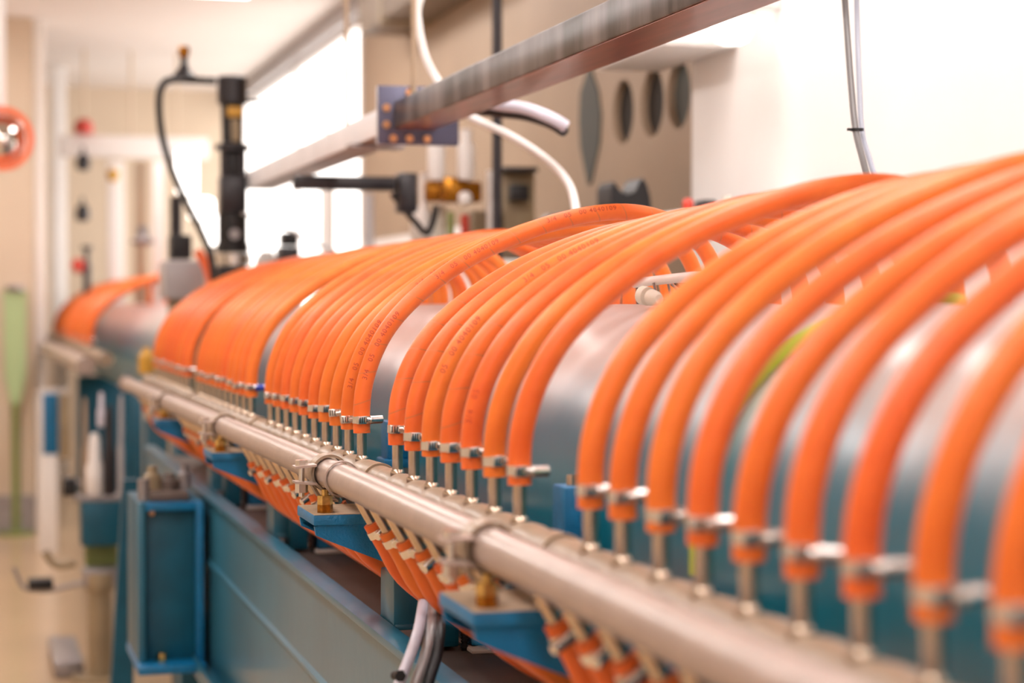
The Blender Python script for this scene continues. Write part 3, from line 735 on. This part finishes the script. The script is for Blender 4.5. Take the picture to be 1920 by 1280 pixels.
tag(MB().tube([at(405, 152, D=6.7), at(360, 150, D=6.7), at(318, 150, D=6.7), at(302, 165, D=6.7), at(298, 200, D=6.7), at(305, 260, D=6.7), at(325, 325, D=6.65), at(352, 385, D=6.6), at(375, 430, D=6.6), at(395, 480, D=6.6), at(403, 540, D=6.6)], .0125, n=10, seg=5).build('looped_cable', 'black'), 'black cable looping left from the top of the valve column', 'cable')
ts = empty('top_tee', at(345, 150, D=6.7), 'dark tee fitting with a brass tip above the looped black cable', 'fitting')
pt = at(345, 142, D=6.68)
MB().lathe(pt+Vector((0, 0, -.012)), (0, 0, 1), [(0, .042), (.012, .04), (.03, .022), (.05, .012), (.075, .012)], 20).build('tee_body', 'blackm', ts)
MB().lathe(pt+Vector((0, 0, .06)), (0, 0, 1), [(0, .012), (.01, .018), (.028, .02), (.038, .016)], 16).build('brass_tip', 'amber', ts)
tag(MB().tube([at(460, 190, D=6.7), at(495, 191, D=6.7), at(540, 197, D=6.65), at(575, 215, D=6.6), at(610, 245, D=6.6), at(640, 275, D=6.6)], .0055, n=10, seg=5).build('right_cable', 'black'), 'thin black cable leaving the right of the valve column', 'cable')
tag(MB().tube([at(455, 400, D=6.6), at(520, 420, D=6.5), at(580, 450, D=6.4), at(650, 480, D=6.3), at(700, 490, D=6.2)], .006, n=10, seg=4).build('sagging_cable', 'greymetal'), 'dark cable sloping right from the valve column to the hoses', 'cable')
# fittings beside the column, their glare made as glowing shapes
ir = empty('glare_column', at(375, 432, D=7.66), 'rod with three fittings whose glare is made to glow, left of the valve column', 'lamp')
MB().tube([at(350, 322, D=7.66), at(378, 392, D=7.66), at(398, 432, D=7.66), at(400, 600, D=7.66)], .008, n=8, seg=2).build('rod', 'greymetal', ir)
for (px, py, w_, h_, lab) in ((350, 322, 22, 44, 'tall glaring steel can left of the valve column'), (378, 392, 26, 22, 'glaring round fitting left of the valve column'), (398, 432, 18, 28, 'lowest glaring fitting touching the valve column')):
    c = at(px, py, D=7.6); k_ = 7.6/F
    MB().lathe(c-Vector((0, 0, h_*k_)), (0, 0, 1), [(0, w_*k_*.6), (.01, w_*k_*.95), (h_*k_, w_*k_), (2*h_*k_-.01, w_*k_*.95), (2*h_*k_, w_*k_*.6)], 20).build('glare_glow', 'globe', ir)
# grey box and tools left of the column
def vbox(name, x0, y0_, x1, y1_, D, dep, m_, lab, cat, parent=None, group=None, bev=.006):
    a = at(x0, y1_, D=D); b = at(x1, y0_, D=D)
    zm = min(a.z, b.z)
    o = MB().box((a.x, min(a.y, b.y), a.z), (b.x, max(a.y, b.y)+dep, b.z), bev).build(name, m_, parent)
    if lab and parent is None: tag(o, lab, cat, group)
    return o
g_ = vbox('instrument_box', 308, 488, 385, 560, 7.2, .2, 'grey', 'pale grey instrument box above the gap between the machines', 'box')
vbox('box_stand', 322, 560, 378, 1250, 7.25, .12, 'tan', 'tan pedestal under the pale grey instrument box', 'stand')
vbox('motor_block', 320, 440, 360, 486, 7.25, .1, 'black', 'small black motor standing on the grey instrument box', 'motor')
p = at(330, 440, D=7.3); tag(MB().cyl(p, p+Vector((0, 0, .14)), .022, n=14).build('black_bottle', 'blackm'), 'slim black cylinder standing on the small black motor', 'cylinder')
MB().tube([at(370, 470, D=7.1), at(388, 500, D=7.1), at(396, 535, D=7.1), at(390, 575, D=7.1)], .018, n=12, seg=4).build('red_hose', 'orangep', g_)['label'] = 'pinkish red hose'
MB().lathe(at(375, 575, D=7.0), (0, -1, 0), [(0, .018), (.02, .018), (.03, .01)], 16).build('steel_fitting', 'steel', g_)
MB().lathe(at(275, 700, D=6.9), (0, 0, 1), [(0, .028), (.06, .03), (.07, .02), (.09, .01)], 16).build('ochre_cap', 'ochre', H1)
# items right of the column
vbox('black_camera', 525, 462, 562, 492, 6.6, .1, 'blackm', 'small black camera-like block right of the valve column', 'camera')
vbox('camera_hood', 530, 435, 560, 460, 6.65, .08, 'black', 'black hood above the small black block', 'hood')
wf = at(500, 535, D=6.9); tag(MB().cyl((wf.x, wf.y, 0), (wf.x, wf.y, wf.z), .03, n=14).lathe(wf, (0, 0, 1), [(0, .03), (.05, .042), (.09, .04), (.12, .02)], 20).build('white_flask', 'white'), 'white rounded flask right of the valve column base', 'flask')

# ------------------------------------------------------------------ perforated panel on the right wall
def hole_panel():
    ys_ = [at(px, 200, X=1.95).y for px in (1285, 1235, 1180, 1118)]
    zs_ = [zz(170, 5.4), zz(188, 5.7), zz(210, 6.0), zz(222, 6.3)]
    zs_ = [at(px, py, X=1.95).z for px, py in ((1285, 178), (1235, 193), (1180, 210), (1118, 222))]
    cu_ = bpy.data.curves.new('panel', 'CURVE'); cu_.dimensions = '2D'; cu_.fill_mode = 'BOTH'
    ylo, yhi = ye+.02, 6.9
    def poly(pts):
        s_ = cu_.splines.new('POLY'); s_.points.add(len(pts)-1)
        for i, p in enumerate(pts): s_.points[i].co = (p[0], p[1], 0, 1)
        s_.use_cyclic_u = True
    poly([(ylo, H-.3), (yhi, H-.3), (yhi, H+1.25), (ylo, H+1.25)])
    rs = (.095, .10, .098, .10)
    for y_, z_, r_ in zip(ys_, zs_, rs):
        poly([(y_+math.cos(2*PI*i/40)*r_, z_+math.sin(2*PI*i/40)*r_) for i in range(40)])
    cu_.extrude = .02
    to = bpy.data.objects.new('t', cu_); COL.objects.link(to)
    dg = bpy.context.evaluated_depsgraph_get(); me = bpy.data.meshes.new_from_object(to.evaluated_get(dg))
    bpy.data.objects.remove(to)
    for v in me.vertices: y_, z_, t = v.co; v.co = (1.95+t, y_, z_)
    me.materials.clear(); me.materials.append(M['walltan'])
    e = empty('port_panel', (1.97, 6, H-.3), 'tan wall panel with a row of four dark round ports', 'panel')
    o = bpy.data.objects.new('panel_sheet', me); COL.objects.link(o); place(o, (0, 0, 0), e)
    for k, (y_, z_, r_) in enumerate(zip(ys_, zs_, rs)):
        MB().cyl((1.952, y_, z_), (1.968, y_, z_), r_*.985, n=32).build('port', 'plateg' if k in (0, 3) else 'dark', e)
    # blanking plate over the leftmost port
    y_, z_ = ys_[3], zs_[3]
    MB().add([(1.925, y_+a_*.135, z_+b_*.17) for a_, b_ in ((0, 1), (.7, .55), (.8, 0), (.7, -.5), (.1, -1.25), (-.1, -1.25), (-.8, -.5), (-.9, 0), (-.7, .45))] + [(1.94, y_+a_*.135, z_+b_*.17) for a_, b_ in ((0, 1), (.7, .55), (.8, 0), (.7, -.5), (.1, -1.25), (-.1, -1.25), (-.8, -.5), (-.9, 0), (-.7, .45))],
             [tuple(range(9)), tuple(range(17, 8, -1))]+[(i, (i+1) % 9, 9+(i+1) % 9, 9+i) for i in range(9)]).build('blanking_plate', 'plateg', e)
hole_panel()
# wall lamp under the beam
lp = at(1372, 55, X=XN-.12)
wl = empty('wall_lamp', lp, 'glowing white lamp on the right wall just under the beam', 'lamp')
MB().lathe(lp-Vector((0, 0, .035)), (0, 0, 1), [(0, .02), (.008, .038), (.03, .05), (.06, .052)], 24).build('globe', 'globe', wl)
MB().cyl(lp+Vector((0, 0, .025)), lp+Vector((0, 0, .06)), .056, n=24).build('lamp_base', 'white', wl)
MB().box((lp.x, lp.y-.02, lp.z+.05), (XN, lp.y+.02, lp.z+.075), .004).build('arm', 'white', wl)
a = at(1290, 92, X=1.80); tag(MB().box((1.66, a.y-.2, a.z-.02), (1.855, a.y+.35, a.z+.07), .01).build('wall_ledge', 'whitew'), 'pale boxed ledge on the right wall left of the glowing lamp', 'ledge')

# equipment in the tan recess
# bench carrying the recess equipment (its top is hidden by the hoses)
bt_ = at(780, 456, D=5.85); bt2 = at(1120, 456, D=5.85); zb_ = bt_.z
wb = empty('equipment_bench', (1.5, 5.9, 0), 'tan bench in the wall recess behind the hoses', 'bench')
MB().box((bt_.x-.05, min(bt_.y, bt2.y)-.05, zb_-.03), (1.86, bt_.y+.75, zb_), .004).build('bench_top', 'tan', wb)
for xx in (bt_.x-.02, 1.8):
    for yy in (min(bt_.y, bt2.y), bt_.y+.7): MB().box((xx, yy, 0), (xx+.04, yy+.04, zb_-.03), .003).build('leg', 'tan', wb)
tk = empty('round_tank', at(1055, 430, D=6.4), 'large tan round-topped tank behind the white cable', 'tank')
c = at(1055, 430, D=6.4)
MB().lathe((c.x, c.y, zb_), (0, 0, 1), [(0, .13), (.05, .13), (H+.13-zb_, .125), (H+.19-zb_+.04, .10), (H+.265-zb_+.02, .06), (H+.295-zb_, .0)], 32).build('tank_body', 'greymetal', tk)
MB().ring((c.x, c.y, zb_+.03), (0, 0, 1), .128, .14, .015, 32).build('tank_band', 'tan', tk)
tk2 = empty('control_unit', at(970, 430, D=6.2), 'tan control unit with a black screen beside the black pole', 'control unit')
a = at(945, 400, D=6.2); b = at(1008, 322, D=6.2)
MB().box((a.x, a.y, zb_), (b.x, a.y+.2, b.z), .008).build('unit_case', 'tan', tk2)
a = at(956, 376, D=6.17); b = at(992, 346, D=6.17); MB().box((a.x, a.y-.02, a.z), (b.x, a.y+.02, b.z), .002).build('screen', 'black', tk2)
a = at(940, 322, D=6.15); b = at(1010, 313, D=6.15); MB().box((a.x, a.y-.03, a.z), (b.x, a.y+.1, b.z), .003).build('top_bar', 'blackm', tk2)
# copper block with white insulators
cb = empty('waveguide_block', at(850, 400, D=6.0), 'orange-brown copper block with white cylinders in the recess', 'waveguide')
a = at(800, 378, D=6.0); b = at(912, 338, D=6.0); MB().box((a.x, a.y, a.z), (b.x, a.y+.06, b.z), .01).build('copper_bar', 'amber', cb)
a = at(828, 380, D=5.97); b = at(878, 332, D=5.97); MB().box((a.x, a.y-.02, a.z), (b.x, a.y+.06, b.z), .012).build('copper_core', 'amber', cb)
for px in (818, 874): MB().lathe(at(px, 337, D=5.95), (0, 0, 1), [(0, .022), (.02, .026), (.1, .026), (.115, .018), (.15, .018)], 18).build('white_cylinder', 'white', cb)
MB().cyl((at(795, 400, D=6.05).x, at(795, 400, D=6.05).y, zb_), at(795, 325, D=6.05), .013, n=12).build('white_post', 'white', cb)
MB().cyl((at(920, 400, D=6.05).x, at(920, 400, D=6.05).y, zb_), at(920, 320, D=6.05), .012, n=12).build('white_post', 'white', cb)
p = at(790, 420, D=6.1); p.z = zb_+.06; tag(MB().lathe(p-Vector((0, 0, .06)), (0, 0, 1), [(0, .02), (.03, .035), (.1, .03), (.12, .01)], 18).build('white_bulb', 'white'), 'white rounded bulb below the left end of the copper block', 'bulb')
p = at(872, 372, D=5.85); MB().lathe(p-Vector((0, 0, .02)), (0, 0, 1), [(0, .01), (.01, .02), (.03, .02), (.04, .01)], 16).build('white_knob', 'white', cb)
p = at(872, 450, D=6.0); p.z = zb_; tag(MB().cyl(p, p+Vector((0, 0, .09)), .014, n=12).build('red_tube', 'red'), 'dark red upright tube under the copper block', 'tube')
p = at(845, 450, D=6.0); p.z = zb_; tag(MB().cyl(p, p+Vector((0, 0, .1)), .011, n=12).build('green_tube', 'greend'), 'green upright tube left of the dark red one', 'tube')
p = at(825, 455, D=6.1); p.z = zb_; tag(MB().cyl(p, p+Vector((0, 0, .12)), .02, n=12).build('cream_tube', 'cream'), 'cream upright tube left of the green one', 'tube')
vbox('beige_cabinet', 885, 395, 935, 470, 6.2, .15, 'tan', 'beige cabinet between the red tube and the black pole', 'cabinet')
# black jagged cover
c0_ = at(1185, 385, D=5.3); k_ = 5.3/F
sh = [(-40, -20), (40, -20), (36, 18), (30, 38), (22, 52), (14, 44), (6, 26), (-8, 20), (-22, 26), (-36, 44), (-42, 30)]
tag(MB().prism([(c0_.x+a_*k_, c0_.z+b_*k_) for a_, b_ in sh], 'y', c0_.y, c0_.y+.12).box((c0_.x-.03, c0_.y+.02, 0), (c0_.x+.03, c0_.y+.1, c0_.z-20*k_)).build('torn_black_cover', 'black'), 'black cover with a jagged top edge behind the hose crest', 'cover')
sh_ = at(1330, 396, D=4.6)
tag(MB().box((sh_.x-.09, sh_.y-.06, sh_.z-.02), (XN+.0, sh_.y+.1, sh_.z), .003).build('wall_shelf', 'whitew'), 'small pale shelf at the white wall corner behind the hoses', 'shelf')
tag(MB().lathe(Vector((at(1290, 392, D=4.6).x, at(1290, 392, D=4.6).y, sh_.z)), (0, 0, 1), [(0, .012), (.02, .014), (.03, .008)], 14).build('red_pushbutton', 'red'), 'small red knob behind the hoses at the white wall corner', 'knob')
vbox('dark_socket', 1315, 374, 1345, 396, 4.6, .05, 'blackm', 'small dark socket right of the red knob', 'socket')
tag(MB().cyl(at(1365, 396, D=4.6), at(1365, 368, D=4.6), .01, n=12).build('cream_plug', 'cream'), 'cream plug right of the small dark socket', 'plug')
# tall pale stand seen below the pale beam
tag(MB().cyl(V(1.62, 9.2, -H), V(1.62, 9.2, zz(350, 9.2)), .035, n=14).build('white_pipe', 'white'), 'white upright pipe before the added glow panel', 'pipe')
tag(MB().cyl(V(1.70, 8.6, -H), V(1.70, 8.6, zz(360, 8.6)), .02, n=14).build('grey_pipe', 'grey'), 'slim grey upright pipe before the added glow panel', 'pipe')

# ------------------------------------------------------------------ far left background
mr = empty('convex_mirror', at(5, 260, D=8.0), 'orange-rimmed convex mirror at the left edge', 'mirror')
c = at(2, 260, D=8.0); k_ = 8.0/F
MB().ring(c, (0, 1, 0), 48*k_, 60*k_, .05, 40).build('rim', 'orangep', mr)
MB().lathe(c+Vector((0, .03, 0)), (0, -1, 0), [(0, 46*k_), (.01, 45*k_), (.03, 36*k_), (.045, 22*k_), (.05, .002)], 40).build('mirror_dome', 'mirror', mr)
MB().cyl(c+Vector((0, .08, 0)), (c.x, c.y+.08, H+CE), .02, n=12).build('mount_pole', 'white', mr)
cb_ = empty('cable_tray_beam', V(1.0, 13, zz(295, 12.5)), 'white horizontal beam across the far bay', 'beam')
a = at(112, 292, D=12.6); b = at(400, 252, D=12.6)
MB().box((a.x, a.y, a.z), (b.x, a.y+.1, b.z), .01).build('beam_body', 'white', cb_)
for px in (160, 250, 340):
    p = at(px, 255, D=12.6); MB().cyl((p.x, a.y+.05, b.z), (p.x, a.y+.05, H+CE), .010, n=8).build('hanger', 'wallcream', cb_)
p = at(157, 250, D=12.6); MB().lathe(p, (0, 0, 1), [(0, .06), (.06, .06), (.09, .03)], 16).build('red_beacon', 'red', cb_)
for px, py, lab in ((156, 305, 'upper black lamp under the white far beam'), (155, 400, 'lower black lamp under the white far beam')):
    p = at(px, py, D=12.3); MB().lathe(p-Vector((0, 0, .05)), (0, 0, 1), [(0, .02), (.02, .045), (.08, .04), (.11, .015)], 14).cyl(p+Vector((0, 0, .05)), p+Vector((0, 0, .1)), .01, n=8).build('black_lamp', 'blackm', cb_)
for (px, w_, m_, lab, D_) in ((75, 20, 'white', 'pale upright pilaster right of the green post', 11.4), (112, 26, 'whitew', 'wide pale pilaster under the left end of the far beam', 13.6), (218, 30, 'white', 'bright white upright board in the far bay', 12.7), (265, 22, 'walltan', 'tan upright board right of the bright white one', 10.9), (298, 20, 'white', 'slim white upright board left of the cable loop', 9.9)):
    top = 302; bot = 545 if m_ != 'whitew' else 700
    a = at(px-w_/2, bot, D=D_); b = at(px+w_/2, top, D=D_)
    if px == 75: a.z = 0; b.z = H+CE
    else: a.z = -.2+H if D_ < 0 else 0
    if px in (218, 265, 298): a.z = H+.002
    if px == 112: b.z = H+CE
    ub = tag(MB().box((a.x, a.y, a.z), (b.x, a.y+.08, b.z), .004).build('upright_board', m_), lab, 'board')
    if px == 218: ub1 = ub
p = at(213, 318, D=9.4)
MB().lathe(at(212, 340, D=12.6), (0, 0, 1), [(0, .02), (.03, .035), (.06, .04), (.08, .02)], 14).build('ochre_fitting', 'ochre', ub1)
vv = empty('far_valve', at(160, 520, D=11.6), 'small dark valve on the second machine with a red handle', 'valve')
MB().lathe(at(163, 525, D=11.6), (0, 0, 1), [(-.45, .022), (0, .022), (.09, .024), (.10, .015), (.17, .015), (.18, .03), (.2, .03)], 14).build('valve_stem', 'blackm', vv)
MB().lathe(at(148, 500, D=11.6), (-.2, -1, .3), [(0, .04), (.04, .04), (.05, .013)], 16).build('handle', 'red', vv)
p = at(268, 456, D=8.2)
MB().lathe(at(268, 462, D=9.7), (0, 0, 1), [(0, .02), (.015, .055), (.03, .06), (.05, .03), (.1, .03)], 18).build('grey_dome', 'greymetal', ub)
# green post
gp = empty('green_sign_post', at(28, 1000, D=11.2), 'pale green tapering sign board on a slim olive post at the left edge', 'sign post')
a = at(28, 545, D=11.2); k_ = 11.2/F
MB().prism([(a.x-21*k_, a.z), (a.x+21*k_, a.z), (a.x+19*k_, a.z-160*k_), (a.x+8*k_, a.z-215*k_), (a.x-8*k_, a.z-215*k_), (a.x-19*k_, a.z-160*k_)], 'y', a.y, a.y+.03).build('sign_board', 'green', gp)
MB().cyl((a.x, a.y+.015, 0), (a.x, a.y+.015, a.z-210*k_), .022, n=12).build('post', 'greend', gp)
MB().cyl((a.x, a.y+.015, a.z), (a.x, a.y+.015, a.z+.03), .05, n=12).build('top_cap', 'greymetal', gp)
MB().cyl((a.x, a.y+.015, 0), (a.x, a.y+.015, .02), .1, n=20).build('foot', 'greend', gp)
# support of the second machine: white frame with blue panel
sp = empty('panel_stand', V(.45, 10.6, -H), 'white support frame with a bright blue panel under the far manifold', 'support')
D_ = 10.4
for (x0, y0_, x1, y1_, nm, mt) in ((72, 730, 130, 738, 'top_rail', 'white'), (72, 738, 80, 1040, 'side_rail', 'white'), (112, 738, 132, 860, 'side_rail', 'tan'), (80, 738, 110, 852, 'blue_panel', 'blue'), (74, 853, 108, 1045, 'lower_panel', 'white')):
    a = at(x0, y1_, D=D_); b = at(x1, y0_, D=D_)
    if y1_ > 1000: a.z = 0
    MB().box((a.x, a.y, a.z), (b.x, a.y+(.02 if 'panel' in nm else .06), b.z), .003).build(nm, mt, sp)
# pump stand left of the near machine
ps = empty('pump_stand', at(190, 1270, D=6.9), 'tan pump stand with steel bottles and a dark blue box in the left aisle', 'stand')
D_ = 6.9
def L(px, py, d=0): return at(px, py, D=D_+d)
b = L(187, 1105); MB().lathe((b.x, b.y, 0), (0, 0, 1), [(0, .042), (b.z-.01, .04), (b.z, .05), (b.z+.04, .055), (b.z+.06, .05)], 22).build('column', 'tan', ps)
MB().cyl((b.x, b.y, 0), (b.x, b.y, .015), .1, n=24).build('foot', 'tan', ps)
vb = [L(155, 1065), L(225, 1098)]
MB().box((vb[0].x, vb[0].y-.05, min(vb[0].z, vb[1].z)), (vb[1].x, vb[0].y+.06, max(vb[0].z, vb[1].z)), .006).build('platform', 'greymetal', ps)
a = L(152, 1022); c = L(230, 938); MB().box((a.x, a.y-.04, a.z), (c.x, a.y+.08, c.z), .006).build('blue_box', 'bluedark', ps)
a = L(160, 1062, .05); c = L(222, 1024, .05); MB().box((a.x, a.y, a.z), (c.x, a.y+.05, c.z), .006).build('olive_block', 'greend', ps)
a = L(138, 938); c = L(250, 928); MB().box((a.x, a.y-.05, a.z), (c.x, a.y+.08, c.z), .004).build('upper_shelf', 'greymetal', ps)
for (px, py0, py1, r_, mt) in ((178, 928, 812, .032, 'white'), (205, 928, 760, .022, 'blackm'), (160, 928, 745, .012, 'walltan'), (228, 928, 740, .014, 'grey'), (190, 800, 735, .014, 'lilac'), (240, 928, 700, .016, 'bluedark')):
    p = L(px, py0); h_ = (py0-py1)*D_/F
    MB().lathe(p, (0, 0, 1), [(0, r_*.8), (.01, r_), (h_*.45, r_), (h_*.55, r_*.7), (h_*.9, r_*.6), (h_, r_*.4)], 18).build('cylinder', mt, ps)
a = L(118, 928); c = L(142, 895); MB().box((a.x, a.y-.04, a.z), (c.x, a.y+.04, c.z), .004).build('black_box', 'black', ps)
a = L(140, 912); c = L(180, 902); MB().box((a.x, a.y, a.z), (c.x, a.y+.03, c.z), .004).build('arm', 'greymetal', ps)
# black tray hung on a bent arm
bt = empty('black_tray', L(75, 1100), 'small black tray on a bent arm in the left aisle', 'tray')
a = L(52, 1103); c = L(100, 1085); MB().box((a.x, a.y-.04, a.z), (c.x, a.y+.04, c.z), .004).build('tray', 'black', bt)
MB().tube([L(25, 1062), L(35, 1085), L(48, 1103), L(90, 1107), L(130, 1098), L(160, 1092)], .008, n=8, seg=3).build('arm', 'greymetal', bt)
MB().tube([L(85, 1033), L(95, 1052), L(112, 1060), L(140, 1055)], .014, n=10, seg=3).build('curved_handle', 'tan', bt)
a = L(95, 1262, .3)
tag(MB().box((a.x, a.y-.3, .0), (a.x+.1, a.y+.25, .06), .01).build('floor_pedal', 'greymetal'), 'grey flat box lying on the tan floor at the bottom left', 'box')
